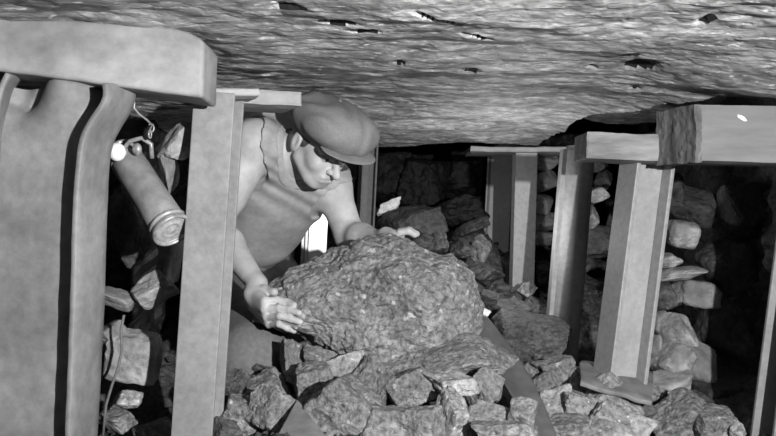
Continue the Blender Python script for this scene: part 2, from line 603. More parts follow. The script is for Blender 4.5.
# left flange
fl_ = dense([(-28, 500), (-24, 436), (-14, 216), (-6, 120), (-2, 95), (4, 80), (8, 74)])
rl_ = dense([(-12, 500), (-10, 436), (-2, 216), (6, 120), (10, 95), (17, 80), (22, 75)])
rows = []
for i in range(60):
    a = P(fl_[i][0], fl_[i][1], 1.39); b = P(rl_[i][0], rl_[i][1], 1.49)
    a[2] = max(a[2], -.03); b[2] = max(b[2], -.03)
    rows.append([a + (b - a) * k / 5 for k in range(6)])
sheet('flange', rows, M['girder'], e, .009, 7)
# web between them, its top crumpled
rows = []
nW = 90
for i in range(nW):
    t = i / (nW - 1)
    j = min(59, int(t * 59))
    pl = (P(fl_[j][0], fl_[j][1], 1.45) + 0)
    pr_ = (P(f_[j][0], f_[j][1], 1.395) + P(r_[j][0], r_[j][1], 1.50)) / 2
    z = -.03 + t * (CZ + .243 + .03)
    zs_l = np.array([P(*q, 1.45) for q in fl_]); zs_r = np.array([(P(*f_[q], 1.395) + P(*r_[q], 1.50)) / 2 for q in range(60)])
    xl = np.interp(z, zs_l[:, 2], zs_l[:, 0]); xr = np.interp(z, zs_r[:, 2], zs_r[:, 0])
    row = []
    for k in range(41):
        s = k / 40
        x = xl + (xr - xl) * s
        y = 1.452
        h = z - (CZ + .237)      # negative below the beam
        c = smooth(-.055, -.02, h)
        y += c * (.016 * math.sin(s * 7.5 + .6) + .006) + .012 * smooth(-.09, -.05, h) * math.sin(s * 9)
        y += .02 * math.exp(-((s - .33 - h * 2) / .05) ** 2) * c
        zz = z - c * .005 * math.sin(s * 9)
        row.append([x, y, zz])
    rows.append(row)
sheet('web', rows, M['girder'], e, .009, 9)

# left roof beam
C8 = []
for (px, zt, zb, d) in ((-90, (4), (58), 1.37), (203, 30, 98, 1.455)):
    for dd in (0, .13):
        bpt = P(px, zb, d); tpt = P(px, zt, d)
        for q in (bpt, tpt):
            C8.append(q + np.array([0, dd, 0]))
o = worn_box('roof_beam', C8, M['beam'], None, (60, 8, 10), .0025, 9, 2, 0)
xs_ = [v.co.x for v in o.data.vertices]; zm = [v.co.z for v in o.data.vertices]
for v in o.data.vertices:
    t_ = (v.co.x - (max(xs_) - .07)) / .07
    if t_ > 0:
        v.co.z -= .022 * t_ ** 2.2 * smooth(.0, .06, v.co.z - .05)
bevel(o, .010, 4)
for p_ in o.data.polygons: p_.use_smooth = True
props(o, 'thick grey roof beam with rounded end across the upper left corner', 'beam')

# right roof beam with end grain and paint spot
e = empty('roof_beam', P(740, 162, 1.97), 'large squared timber beam at upper right with dark end grain', 'beam')
b0 = P(697, 162, 1.95); b1 = P(900, 166, 1.93)
o = flatbox('timber', b0, b1, .15, .143, M['beam_right'], e, 3, .0012, round_=.003)
C8 = []
for dx in (-.001, .004):
    for dd in (0.002, .149):
        for dz in (.002, .141):
            C8.append(b0 + np.array([-.012 + dx * 2 + (.0) + dd * -.12, dd, dz]))
C8 = []
for k in (0, 1):
    for dd in (0.001, .149):
        for dz in (.001, .142):
            off = -.0 if k else -(.001 + .30 * dd)
            C8.append(b0 + np.array([off + (.012 if k else -.002), dd, dz]))
o = worn_box('end_grain', C8, M['endgrain'], e, (6, 26, 26), .0025, 40, 8)
sp = P(742, 118, 1.945)
D, Fc = ico(2)
V = D * [.011, .0015, .006]; V[:, 2] -= V[:, 0] * .5
V = V * (1 + .35 * vn(D * 3, 4))[:, None] + sp + [0, -.0005, 0]
mk('paint_spot', V, Fc, M['paint'], e)

# board on the middle prop
b0 = P(585, 159, 2.09); b1 = P(672, 162, 2.09)
o = flatbox('lid_board', b0, b1, .14, .074, M['board'], None, 5, .002)
props(o, 'short weathered board laid flat on top of the pale girder prop', 'board')
# board over the far props
o = flatbox('lid_board', P(470, 152, 3.22), P(568, 153, 3.22), .25, .026, M['plank'], None, 6, .002)
props(o, 'thin pale board under the roof lip over the background props', 'board')
# light plank end and darker plank over the man
o = flatbox('lid_board', P(205, 97, 1.62), P(262, 97, 1.68),   .10, .022, M['plank'], None, 7, .002)
props(o, 'light short plank wedged on the prop beside the left beam end', 'board')
o = flatbox('lid_board', P(222, 103, 1.86), P(303, 107, 1.95), .16, .040, M['plank'], None, 8, .002)
props(o, 'grey roof plank over the man\'s shoulder, left of his cap', 'board')


# ------------------------------------------------------------ tubes and lathes
def tube(name, pts, r, m, parent=None, n=8, closed=False):
    pts = [np.asarray(p, float) for p in pts]
    V = []
    k = len(pts)
    prev = None
    for i, p in enumerate(pts):
        if closed:
            t = pts[(i + 1) % k] - pts[i - 1]
        else:
            t = pts[min(i + 1, k - 1)] - pts[max(i - 1, 0)]
        t = t / np.linalg.norm(t)
        if prev is None:
            a = np.array([0, 0, 1.]) if abs(t[2]) < .9 else np.array([1., 0, 0])
        else:
            a = prev
        u = a - t * (a @ t); u /= np.linalg.norm(u)
        prev = u
        v = np.cross(t, u)
        rr_ = r[i] if hasattr(r, '__len__') else r
        for j in range(n):
            an = 2 * math.pi * j / n
            V.append(p + (u * math.cos(an) + v * math.sin(an)) * rr_)
    Fc = []
    for i in range(k if closed else k - 1):
        for j in range(n):
            a, b = i * n, ((i + 1) % k) * n
            Fc.append([a + j, a + (j + 1) % n, b + (j + 1) % n, b + j])
    if not closed:
        Fc.append(list(range(n))[::-1]); Fc.append(list(range((k - 1) * n, k * n)))
    return fixn(mk(name, V, Fc, m, parent, smooth=True))


def lathe(name, A, ax, prof, m, parent=None, n=40):
    A = np.asarray(A); ax = ax / np.linalg.norm(ax)
    a = np.array([0, 0, 1.]) if abs(ax[2]) < .9 else np.array([1., 0, 0])
    u = a - ax * (a @ ax); u /= np.linalg.norm(u); v = np.cross(ax, u)
    V = []
    for (h, r) in prof:
        for j in range(n):
            an = 2 * math.pi * j / n
            V.append(A + ax * h + (u * math.cos(an) + v * math.sin(an)) * max(r, 1e-5))
    k = len(prof)
    Fc = [[i * n + j, i * n + (j + 1) % n, (i + 1) * n + (j + 1) % n, (i + 1) * n + j] for i in range(k - 1) for j in range(n)]
    Fc.append(list(range(n))[::-1]); Fc.append(list(range((k - 1) * n, k * n)))
    o = fixn(mk(name, V, Fc, m, parent, smooth=True))
    bevel(o, .001, 1)
    return o


# ------------------------------------------------------------ hanging lamp
LA = P(128, 162, 1.74); LB = P(172, 230, 1.63)
ax = LB - LA; Ln = np.linalg.norm(ax); axn = ax / Ln
e = empty('hand_lamp', LB, 'cylindrical metal miner\'s lamp hanging tilted from a wire hook', 'lamp')
R_ = .041
lathe('body', LA, ax, [(-.004, R_ * .5), (0, R_ * .84), (.008, R_ * .92), (Ln * .25, R_ * .9), (Ln * .6, R_ * .9), (Ln * .93, R_ * .92)], M['lamp'], e)
lathe('end_ring', LA + ax * .90, ax, [(0, R_ * .9), (.004, R_ * 1.02), (.009, R_ * 1.02), (.011, R_ * .96), (.016, R_ * .96), (.018, R_ * 1.03), (.026, R_ * 1.03), (.028, R_ * .92), (.024, R_ * .86), (.020, R_ * .84)], M['lampd'], e)
lathe('lens', LA + ax * .90, ax, [(.019, R_ * .83), (.022, R_ * .78), (.020, R_ * .6), (.024, R_ * .45), (.021, R_ * .3), (.025, R_ * .1)], M['glass'], e)
lathe('collar', LA - axn * .022, ax, [(0, R_ * .45), (.004, R_ * .72), (.012, R_ * .78), (.018, R_ * .9), (.024, R_ * .9)], M['lampd'], e)
hd = LA - axn * .03
lathe('head', hd - axn * .018, ax, [(0, .014), (.003, .028), (.010, .033), (.014, .033), (.017, .027), (.030, .031)], M['lampd'], e)
D, Fc = ico(3)
side = np.array([-1, -.35, .05]); side /= np.linalg.norm(side)
kb = P(117, 152, 1.69)
mk('knob', D * [.018, .016, .020] + kb, Fc, M['knob'], e, smooth=True)
lathe('knob_stem', kb + [.004, .005, 0], hd - kb, [(0, .014), (np.linalg.norm(hd - kb), .012)], M['lampd'], e)
for k_ in range(3):
    q_ = LA + np.array([-.024 + .018 * k_, -.022, .012 + .004 * k_])
    tube('guard_bar', [q_, q_ - axn * .022 + [.002, -.004, .004], q_ - axn * .042 + [.008, 0, .0]], .0032, M['lampd'], e)
tube('bail', [P(126, 166, 1.71), P(122, 150, 1.70), P(130, 141, 1.70), P(142, 138, 1.70), P(151, 144, 1.70), P(152, 158, 1.71)], .005, M['lampd'], e)
mk('catch', D * [.010, .008, .013] + P(137, 149, 1.69), Fc, M['lampd'], e, smooth=True)
w_ = [P(135, 96, 1.60), P(134, 108, 1.60), P(139, 114, 1.61), P(147, 120, 1.63), P(152, 125, 1.65), P(149, 131, 1.66), P(148, 137, 1.68)]
tube('hook_wire', w_, .0022, M['lampd'], e)
for (cx, cy, a) in ((151, 128, 0), (150, 134, 1.4)):
    c = P(cx, cy, 1.67)
    tube('chain_link', [c + np.array([math.cos(t) * .006 * math.cos(a), math.cos(t) * .006 * math.sin(a), math.sin(t) * .009]) for t in np.linspace(0, 2 * math.pi, 14)[:-1]], .0018, M['lampd'], e, 6, True)
tube('cable', [P(97 + 6, 436, 1.74), P(106, 405, 1.735), P(112, 385, 1.73), P(118, 368, 1.73), P(122, 350, 1.73), P(121, 330, 1.73), P(124, 315, 1.73)], .003, M['trouser'])
props(bpy.data.objects['cable'], 'thin dark cable hanging across the stones left of the lamp gap', 'cable')

# ------------------------------------------------------------ big boulder
BD = 2.12
OUT = [(256, 318), (254, 300), (262, 289), (280, 275), (305, 263), (330, 254), (350, 248), (376, 242), (394, 239), (402, 237), (412, 243), (425, 250), (437, 257), (446, 256), (456, 266), (469, 275), (471, 288),
       (477, 297), (483, 305), (482, 315), (478, 330), (470, 345), (445, 352), (420, 358), (395, 366), (378, 374), (355, 372), (330, 365), (318, 358), (308, 345), (298, 333), (280, 326)]
cx, cy = 372, 305
po = np.array([[(a - cx) / F * BD, -(b - cy) / F * BD] for a, b in OUT])
an = np.arctan2(po[:, 1], po[:, 0]); ra = np.hypot(po[:, 0], po[:, 1])
od = np.argsort(an); an = an[od]; ra = ra[od]
D, Fc = ico(6)
th = np.arctan2(D[:, 2], D[:, 0]); Rt = np.interp(th, an, ra, period=2 * math.pi)
rho = np.hypot(D[:, 0], D[:, 2]); t = D[:, 1]
pw = 3.0
k = (rho ** pw + np.abs(t) ** pw) ** (-1 / pw)
# the silhouette ring keeps its outline radius
depth_f = .20 - .05 * np.clip(-D[:, 0], 0, 1) ; depth_b = .16
yy = t * k * np.where(t < 0, depth_f, depth_b)
xx = np.cos(th) * Rt * rho * k; zz = np.sin(th) * Rt * rho * k
B = np.stack([xx, yy, zz], -1)
# sloping upper face and slightly undercut front
s = -.62
lim_front = .095 + .02 * np.sin(B[:, 0] * 9) - .25 * np.clip(-B[:, 0] - .08, 0, 1)
lim = lim_front + (B[:, 1] + .19) * .62
over = np.clip(B[:, 2] - lim, 0, None)
B[:, 2] -= over * .93 * (B[:, 1] < .10)
nz_ = fbm(B * 9, 5, 3)
rad = B / np.linalg.norm(B, axis=1)[:, None]
up = smooth(.0, .03, over)
B = B + rad * (.013 * nz_ * (1 - .5 * up) + .008 * fbm(B * 30, 4, 9) * (1 - .6 * up) + .004 * fbm(B * 80, 2, 12) * (1 - .6 * up))[:, None]
g = np.abs(fbm(B * [7, 7, 10], 3, 44)); B -= rad * (.005 * np.exp(-(g / .05) ** 2))[:, None]
# a few flaked facets on the front face
for q, (fx, fz, fr_) in enumerate([(-.12, .0, .07), (.05, -.04, .08), (.16, .05, .07), (-.02, .06, .06), (-.2, -.03, .05)]):
    m_ = np.exp(-(((B[:, 0] - fx) ** 2 + (B[:, 2] - fz) ** 2) / fr_ ** 2) ** 2) * (B[:, 1] < -.05)
    B[:, 1] += m_ * (.016 if q % 2 else -.014)
BC = np.array([(cx - 388) / F * BD, BD, CZ + (218 - cy) / F * BD])
BV = B + BC
o = mk('boulder', BV, Fc, M['boulder'])
props(o, 'huge rough grey boulder the man is gripping, largest rock in the scene', 'rock')
bvh = BVHTree.FromPolygons([Vector(v) for v in BV], Fc)


def on_rock(px, py, off, dflt=2.0):
    d = Vector(P(px, py, 1) - np.array([0, 0, CZ])).normalized()
    h = bvh.ray_cast(Vector((0, 0, CZ)), d)
    if h[0] is None:
        return P(px, py, dflt)
    return P(px, py, h[0].y - off)


# ------------------------------------------------------------ SDF toolkit
class Grid:
    def __init__(s, lo, hi, h):
        s.lo = np.array(lo, float); s.h = h
        s.n = np.ceil((np.array(hi) - s.lo) / h).astype(int) + 1
        s.ax = [s.lo[i] + np.arange(s.n[i]) * h for i in range(3)]
        s.f = np.full(s.n, 1.0, np.float32)

    def block(s, lo, hi):
        a = np.clip(np.floor((np.array(lo) - s.lo) / s.h).astype(int), 0, s.n - 1)
        b = np.clip(np.ceil((np.array(hi) - s.lo) / s.h).astype(int) + 1, 1, s.n)
        sl = tuple(slice(a[i], max(b[i], a[i] + 1)) for i in range(3))
        g = np.meshgrid(*[s.ax[i][sl[i]].astype(np.float32) for i in range(3)], indexing='ij', sparse=True)
        return sl, g

    def add(s, fn, lo, hi, k=0.01, sub=False):
        mrg = .05 + k
        sl, g = s.block(np.array(lo) - mrg, np.array(hi) + mrg)
        d = fn(g).astype(np.float32)
        a = s.f[sl]
        if sub:
            d = -d
            h = np.clip(.5 - .5 * (a - d) / k, 0, 1) if k else (d > a)
            s.f[sl] = a * (1 - h) + d * h + k * h * (1 - h) if k else np.maximum(a, d)
        else:
            h = np.clip(.5 + .5 * (a - d) / k, 0, 1)
            s.f[sl] = a * (1 - h) + d * h - k * h * (1 - h)

    def cap(s, a, b, ra, rb, k=.01, sub=False):
        a = np.asarray(a, float); b = np.asarray(b, float)
        ba = b - a; l2 = ba @ ba + 1e-12

        def fn(g):
            px, py, pz = g[0] - a[0], g[1] - a[1], g[2] - a[2]
            t = np.clip((px * ba[0] + py * ba[1] + pz * ba[2]) / l2, 0, 1)
            return np.sqrt((px - ba[0] * t) ** 2 + (py - ba[1] * t) ** 2 + (pz - ba[2] * t) ** 2) - (ra + (rb - ra) * t)
        r = max(ra, rb)
        s.add(fn, np.minimum(a, b) - r, np.maximum(a, b) + r, k, sub)

    def ell(s, c, R, E, k=.01, sub=False):
        """ellipsoid: R radii along rows of E"""
        c = np.asarray(c, float); E = np.asarray(E, float)

        def fn(g):
            p = [g[i] - c[i] for i in range(3)]
            q = [p[0] * E[j][0] + p[1] * E[j][1] + p[2] * E[j][2] for j in range(3)]
            k0 = np.sqrt(sum((q[j] / R[j]) ** 2 for j in range(3)))
            k1 = np.sqrt(sum((q[j] / R[j] ** 2) ** 2 for j in range(3))) + 1e-6
            return k0 * (k0 - 1) / k1
        ext = np.sqrt(((np.array(R)[:, None] * E) ** 2).sum(0))
        s.add(fn, c - ext, c + ext, k, sub)

    def mesh(s, f=None):
        f = s.f if f is None else f
        ins = f < 0
        n = f.shape
        c = np.zeros((n[0] - 1, n[1] - 1, n[2] - 1), np.uint8)
        for dx in (0, 1):
            for dy in (0, 1):
                for dz in (0, 1):
                    c += ins[dx:n[0] - 1 + dx, dy:n[1] - 1 + dy, dz:n[2] - 1 + dz]
        act = (c > 0) & (c < 8)
        idx = np.argwhere(act)
        vid = np.full(act.shape, -1, np.int32)
        vid[act] = np.arange(len(idx))
        acc = np.zeros((len(idx), 3)); cnt = np.zeros(len(idx))
        corners = [(x, y, z) for x in (0, 1) for y in (0, 1) for z in (0, 1)]
        for a in corners:
            for axi in range(3):
                if a[axi] == 0:
                    b = list(a); b[axi] = 1
                    fa = f[idx[:, 0] + a[0], idx[:, 1] + a[1], idx[:, 2] + a[2]]
                    fb = f[idx[:, 0] + b[0], idx[:, 1] + b[1], idx[:, 2] + b[2]]
                    m = (fa < 0) != (fb < 0)
                    t = np.where(m, fa / np.where(m, fa - fb, 1), 0)
                    p = np.tile(np.array(a, float), (len(idx), 1)); p[:, axi] += t
                    acc[m] += p[m]; cnt[m] += 1
        V = s.lo + (idx + acc / cnt[:, None]) * s.h
        Q = []
        for axi in range(3):
            u, v = [(1, 2), (2, 0), (0, 1)][axi]
            sl0 = [slice(1, -1)] * 3; sl1 = [slice(1, -1)] * 3
            sl0[axi] = slice(0, n[axi] - 1); sl1[axi] = slice(1, n[axi])
            a = ins[tuple(sl0)]; b = ins[tuple(sl1)]
            for (mm, flip) in ((a & ~b, False), (~a & b, True)):
                e = np.argwhere(mm)
                if not len(e): continue
                off = np.ones(3, int); off[axi] = 0
                e = e + off
                du = np.zeros(3, int); du[u] = 1
                dv = np.zeros(3, int); dv[v] = 1
                q = [vid[tuple((e - du - dv).T)], vid[tuple((e - dv).T)], vid[tuple(e.T)], vid[tuple((e - du).T)]]
                q = np.stack(q, -1)
                if flip: q = q[:, ::-1]
                Q.append(q)
        Q = np.vstack(Q)
        Q = Q[(Q >= 0).all(1)]
        return V, Q


# ------------------------------------------------------------ the man
al, be = math.radians(44), math.radians(37)
Av = np.array([math.cos(al), -math.sin(al), 0]); Zv = np.array([0, 0, 1.])
Fv = Av * math.cos(be) - Zv * math.sin(be)
Uv = Av * math.sin(be) + Zv * math.cos(be)
Lv = np.cross(Uv, Fv)
HE = np.array([Fv, Lv, Uv])
HC = P(321, 141, 2.22)
h = lambda f, l, u: HC + Fv * f + Lv * l + Uv * u
NK = P(294, 160, 2.33)
SR = P(254, 143, 2.24); SL = P(331, 186, 2.44)
ER = P(214, 224, 2.24); WR = P(257, 284, 2.05)
EL = P(350, 236, 2.42); WL = P(379, 241, 2.27)
CH = P(276, 163, 2.46); WA = P(258, 222, 2.58); PE = P(238, 270, 2.74)
PE[2] = CZ - .16

G = Grid([-.62, 1.80, -.04], [.12, 3.0, CZ + .36], .0032)
I3 = np.eye(3)
# torso
sh = (SL - SR) / np.linalg.norm(SL - SR)
dn = (WA - CH); dn -= sh * (dn @ sh); dn /= np.linalg.norm(dn)
TE = np.array([sh, dn, np.cross(sh, dn)])


def torso(g, o=0.0, k=.05):
    g.ell(CH, [.175 + o, .16 + o, .125 + o], TE, k)
    g.ell((CH + NK) / 2, [.15 + o, .10 + o, .095 + o], TE, k)
    g.ell(WA, [.15 + o, .15 + o, .12 + o], TE, k)
    g.ell(PE, [.165 + o, .14 + o, .13 + o], TE, k)
    g.cap(SR * .75 + NK * .25, SL * .75 + NK * .25, .06 + o, .06 + o, k)
    g.ell(P(264, 137, 2.40), [.10 + o, .09 + o, .058 + o], TE, k)
    g.ell(P(284, 194, 2.46), [.13 + o, .14 + o, .09 + o], TE, k + .03)


torso(G)
# arms
G.cap(SR * .9 + CH * .1, SR, .066, .064, .04)
G.cap(SR, ER, .057, .044, .03)
G.cap(SR * .6 + ER * .4, SR * .35 + ER * .65, .052, .048, .03)
G.cap(ER, ER * .65 + WR * .35, .040, .042, .02)
G.cap(ER * .65 + WR * .35, WR, .042, .025, .02)
G.cap(SL * .9 + CH * .1, SL, .060, .060, .04)
G.cap(SL, EL, .054, .044, .03)
G.cap(EL, EL * .6 + WL * .4, .043, .042, .02)
G.cap(EL * .6 + WL * .4, WL, .042, .029, .02)
# legs: kneeling
HR = PE + np.array([-.02, -.04, -.06]); HLg = PE + np.array([.08, .10, -.06])
KR = P(252, 356, 2.10); AR = np.array([-.58, 2.75, .05]); AR = np.array([-.50, 2.72, .05])
KL = P(322, 345, 2.50); ALg = np.array([-.30, 2.92, .06])


def legs(g, o=0.0, k=.03):
    g.cap(HR, KR, .098 + o, .070 + o, k)
    g.cap(KR, KR * .6 + AR * .4, .062 + o, .058 + o, k)
    g.cap(KR * .6 + AR * .4, AR, .058 + o, .042 + o, k)
    g.cap(HLg, KL, .098 + o, .068 + o, k)
    g.cap(KL, ALg, .060 + o, .042 + o, k)


legs(G)
# feet
G.cap(AR, AR + [-.03, .06, -.02], .036, .03, .02)
G.cap(ALg, ALg + [-.02, .05, -.02], .036, .03, .02)
BODY = G.f.copy()
# neck and head
G.cap(h(-.03, 0, -.035), NK, .056, .066, .035)
G.ell(h(-.012, 0, .03), [.093, .074, .088], HE, .02)
G.ell(h(.03, 0, -.04), [.056, .056, .068], HE, .025)
G.cap(h(.06, -.012, -.098), h(.06, .012, -.098), .019, .019, .018)
for s in (-1, 1):
    G.cap(h(.0, .050 * s, -.055), h(.045, .028 * s, -.092), .017, .016, .02)
    G.ell(h(.052, .036 * s, -.034), [.024, .022, .022], HE, .018)
    G.cap(h(.075, .012 * s, .010), h(.066, .046 * s, .010), .011, .009, .012)
for s in (-1, 1):
    G.ell(h(.091, .031 * s, -.008), [.014, .016, .010], HE, .010, True)
    G.ell(h(.072, .031 * s, -.008), [.013, .013, .012], HE, .003)
    G.cap(h(.084, .018 * s, -.004), h(.078, .043 * s, -.006), .0035, .003, .004)
G.cap(h(.080, 0, -.002), h(.111, 0, -.042), .008, .0115, .010)
for s in (-1, 1):
    G.ell(h(.094, .012 * s, -.041), [.010, .008, .008], HE, .006)
    G.ell(h(.100, .007 * s, -.050), [.004, .003, .004], HE, .003, True)
G.ell(h(.074, 0, -.070), [.014, .026, .022], HE, .016)
G.cap(h(.085, -.018, -.066), h(.085, .018, -.066), .0045, .0045, .006)
G.cap(h(.083, -.015, -.077), h(.083, .015, -.077), .0058, .0058, .006)
G.cap(h(.091, -.021, -.0715), h(.091, .021, -.0715), .0022, .0022, .003, True)
for s in (-1, 1):
    G.ell(h(-.008, .077 * s, -.012), [.018, .009, .031], HE, .006)
    G.ell(h(-.003, .086 * s, -.008), [.009, .006, .017], HE, .005, True)


# hands -------------------------------------------------
def finger(pts, r0, r1, k=.0025):
    n = len(pts) - 1
    for i in range(n):
        a = r0 + (r1 - r0) * i / n; b = r0 + (r1 - r0) * (i + 1) / n
        G.cap(pts[i], pts[i + 1], a, b, k)
        if 0 < i < n:   # knuckle
            G.cap(pts[i], pts[i], a * 1.1, a * 1.1, k)


def dd(p):
    return p[1]


# near (right) hand, gripping the left end of the boulder
ref = on_rock(285, 308, .0)[1]
kn = [P(265, 301, ref + .006), P(265, 309, ref + .006), P(267, 317, ref + .012), P(269, 324, ref + .02)]
PALM = P(258, 302, ref + .045)
G.cap(WR, P(254, 294, WR[1] - .02), .024, .026, .015)
G.cap(P(254, 293, WR[1] - .02), kn[0], .022, .013, .012)
G.cap(P(254, 298, WR[1] - .01), kn[1], .021, .013, .012)
G.cap(P(255, 302, WR[1]), kn[2], .021, .012, .012)
G.cap(P(257, 307, WR[1]), kn[3], .020, .011, .012)
tips = [[(277, 300), (287, 302), (294, 305)], [(279, 308), (290, 310), (299, 313)], [(280, 316), (291, 319), (300, 322)], [(279, 324), (287, 328), (294, 331)]]
rad_ = [(.0100, .0080), (.0102, .0080), (.0098, .0078), (.0088, .0070)]
for kk, tp, rd in zip(kn, tips, rad_):
    pts = [kk] + [on_rock(a, b, rd[1] * (1.5 if i == 0 else .95), ref) for i, (a, b) in enumerate(tp)]
    finger(pts, *rd)
tb = P(257, 292, WR[1] - .03)
finger([tb, on_rock(265, 291, .012, ref + .03), on_rock(274, 292, .009, ref + .03)], .0145, .0105, .008)
# far (left) hand resting over the back edge of the boulder
pl = P(392, 236, 2.21)
G.cap(WL, P(386, 236, 2.23), .027, .026, .012)
G.ell(pl, [.036, .034, .018], I3, .012)
for i, (dy, dz, ln) in enumerate(((-.025, .004, .040), (-.010, .006, .046), (.006, .005, .044), (.022, .002, .036))):
    a = pl + [.022, dy, .006 + dz]
    b = a + [ln * .55, -.004, .004]
    c = b + [ln * .45, -.004, -.010]
    finger([a, b, c], .0105, .0085)
finger([pl + [-.01, -.028, 0], pl + [.008, -.05, -.002], pl + [.026, -.058, -.010]], .012, .009)

V, Q = G.mesh()
rl = P(262, 350, 2.3); man_base = np.array([-.38, 2.45, .02])
man = mk('person', V, Q, M['skin'], smooth=True, origin=man_base)
props(man, 'man in flat cap and sleeveless vest crouching, both hands on the boulder', 'person')

# eyes
D, Fc = ico(2)
for s in (-1, 1):
    mk('iris', D @ HE * [.006, .006, .006] + h(.0825, .031 * s, -.010), Fc, M['iris'], man, smooth=True)

# vest
T = Grid(G.lo, G.lo + (G.n - 1) * G.h - 1e-6, G.h)
T.f = BODY[:T.n[0], :T.n[1], :T.n[2]] - .008
gx, gy, gz = np.meshgrid(*T.ax, indexing='ij', sparse=True)
fold = .0022 * np.sin(70 * (gx * .6 + gz * .8) + 9 * np.sin(gz * 13 + gx * 6)) * (gz < CZ + .25) + .0012 * np.sin(gx * 40 - gz * 55 + 5 * np.sin(gy * 14))
T.f = (T.f + fold).astype(np.float32)
# cut away: arms holes, neck hole, below the waist
T.cap(SR + (SR - NK) * .45 + [.0, 0, .02], SR * .55 + ER * .45 + [-.0, -.02, 0], .082, .09, .004, True)
T.cap(SR * .55 + ER * .45, ER, .09, .09, .004, True)
T.cap(ER, WR, .09, .09, .004, True)
T.cap(SL + (SL - NK) * .22, SL * .6 + EL * .4, .070, .08, .004, True)
T.cap(SL * .6 + EL * .4, EL, .09, .09, .004, True)
T.cap(EL, WL, .09, .09, .004, True)
T.cap(NK + (HC - NK) * .02, HC, .072, .10, .004, True)
wd = WA + (PE - WA) * .55; wn = (PE - WA) / np.linalg.norm(PE - WA)
pl_ = ((gx - wd[0]) * wn[0] + (gy - wd[1]) * wn[1] + (gz - wd[2]) * wn[2]).astype(np.float32)
T.f = np.maximum(T.f, pl_)
V, Q = T.mesh()
mk('vest', V, Q, M['vest'], man, smooth=True)
# neck band of the vest
cdir = (HC - NK); cdir /= np.linalg.norm(cdir)
T2 = Grid(G.lo, G.lo + (G.n - 1) * G.h - 1e-6, G.h)
shell = BODY[:T2.n[0], :T2.n[1], :T2.n[2]] - .011
T2.f[:] = 1
T2.cap(NK + (HC - NK) * .02, HC, .072 + .018, .10 + .018, .004)
band = T2.f.copy()
T2.f[:] = 1
T2.cap(NK + (HC - NK) * .02, HC, .069, .097, .004)
V, Q = T2.mesh(np.maximum(np.maximum(shell, band), -T2.f))
mk('neckband', V, Q, M['strap'], man, smooth=True)

# trousers
T = Grid(G.lo, G.lo + (G.n - 1) * G.h, .005)
T.ell(PE, [.184, .158, .15], TE, .04)
gx, gy, gz = np.meshgrid(*T.ax, indexing='ij', sparse=True)
pl_ = -((gx - wd[0]) * wn[0] + (gy - wd[1]) * wn[1] + (gz - wd[2]) * wn[2]).astype(np.float32) - .03
T.f = (T.f + .004 * np.sin(50 * gx + 8 * np.sin(gz * 20)) + .003 * np.sin(gz * 60 + gy * 30)).astype(np.float32)
T.f = np.maximum(T.f, pl_)
legs(T, .026, .02)
V, Q = T.mesh()
mk('trousers', V, Q, M['trouser'], man, smooth=True)
# hair: thin shell on the sides and back of the skull under the cap
T = Grid(HC - .14, HC + .14, .0025)
T.ell(h(-.014, 0, .03), [.095, .0775, .090], HE, .01)
T.ell(h(.085, 0, -.03), [.085, .10, .090], HE, .004, True)
T.cap(h(-.05, -.0, -.11), h(.0, 0, -.11), .075, .075, .004, True)
V, Q = T.mesh()
mk('hair', V, Q, M['hair'], man, smooth=True)

# boots
for A_, dr in ((AR, (-.03, .06, -.02)), (ALg, (-.02, .05, -.02))):
    T = Grid(A_ - .18, A_ + .18, .005)
    T.cap(A_ - np.array([0, .05, 0]), A_ + dr, .05, .045, .02)
    T.cap(A_ + dr, A_ + np.array(dr) + [0, .03, .06], .045, .04, .02)
    V, Q = T.mesh()
    mk('boot', V, Q, M['iris'], man, smooth=True)

# cap
T = Grid(HC - .24, HC + .24, .0028)
cc = h(.012, 0, .066)
T.ell(cc, [.132, .115, .060], HE, .02)
T.ell(h(.055, -.01, .075), [.088, .098, .045], HE, .03)
T.ell(h(-.01, 0, .05), [.108, .092, .05], HE, .02)
T.ell(h(.05, 0, .082), [.085, .095, .035], HE, .03)
T.ell(h(.06, 0, .05), [.075, .085, .030], HE, .02)
T.ell(h(.075, -.01, .092), [.060, .085, .036], HE, .03)
gx, gy, gz = np.meshgrid(*T.ax, indexing='ij', sparse=True)
q_f = (gx - HC[0]) * Fv[0] + (gy - HC[1]) * Fv[1] + (gz - HC[2]) * Fv[2]
q_l = (gx - HC[0]) * Lv[0] + (gy - HC[1]) * Lv[1] + (gz - HC[2]) * Lv[2]
q_u = (gx - HC[0]) * Uv[0] + (gy - HC[1]) * Uv[1] + (gz - HC[2]) * Uv[2]
T.f = (T.f + .0018 * np.sin(q_f * 60 + 5 * np.sin(q_l * 30)) + .0012 * np.sin(q_l * 75 + q_u * 60)).astype(np.float32)
T.ell(h(-.012, 0, .02), [.086, .068, .075], HE, .004, True)
T.f = np.maximum(T.f, (-(q_u - .008 - .26 * (q_f + .0))).astype(np.float32))
V, Q = T.mesh()
capo = mk('flat_cap', V, Q, M['cap'], man, smooth=True)
T = Grid(HC - .26, HC + .26, .0025)
VE = np.array([Fv * math.cos(-.05) - Uv * math.sin(-.05), Lv, Uv * math.cos(-.05) + Fv * math.sin(-.05)])
T.ell(h(.112, 0, .036), [.062, .090, .0085], VE, .01)
T.ell(h(.0, 0, .01), [.082, .075, .06], HE, .002, True)
V, Q = T.mesh()
mk('visor', V, Q, M['cap'], capo, smooth=True)
D, Fc = ico(2)
mk('button', D @ HE * .006 + h(.0, 0, .128), Fc, M['cap'], capo, smooth=True)
bpy.context.view_layer.update()

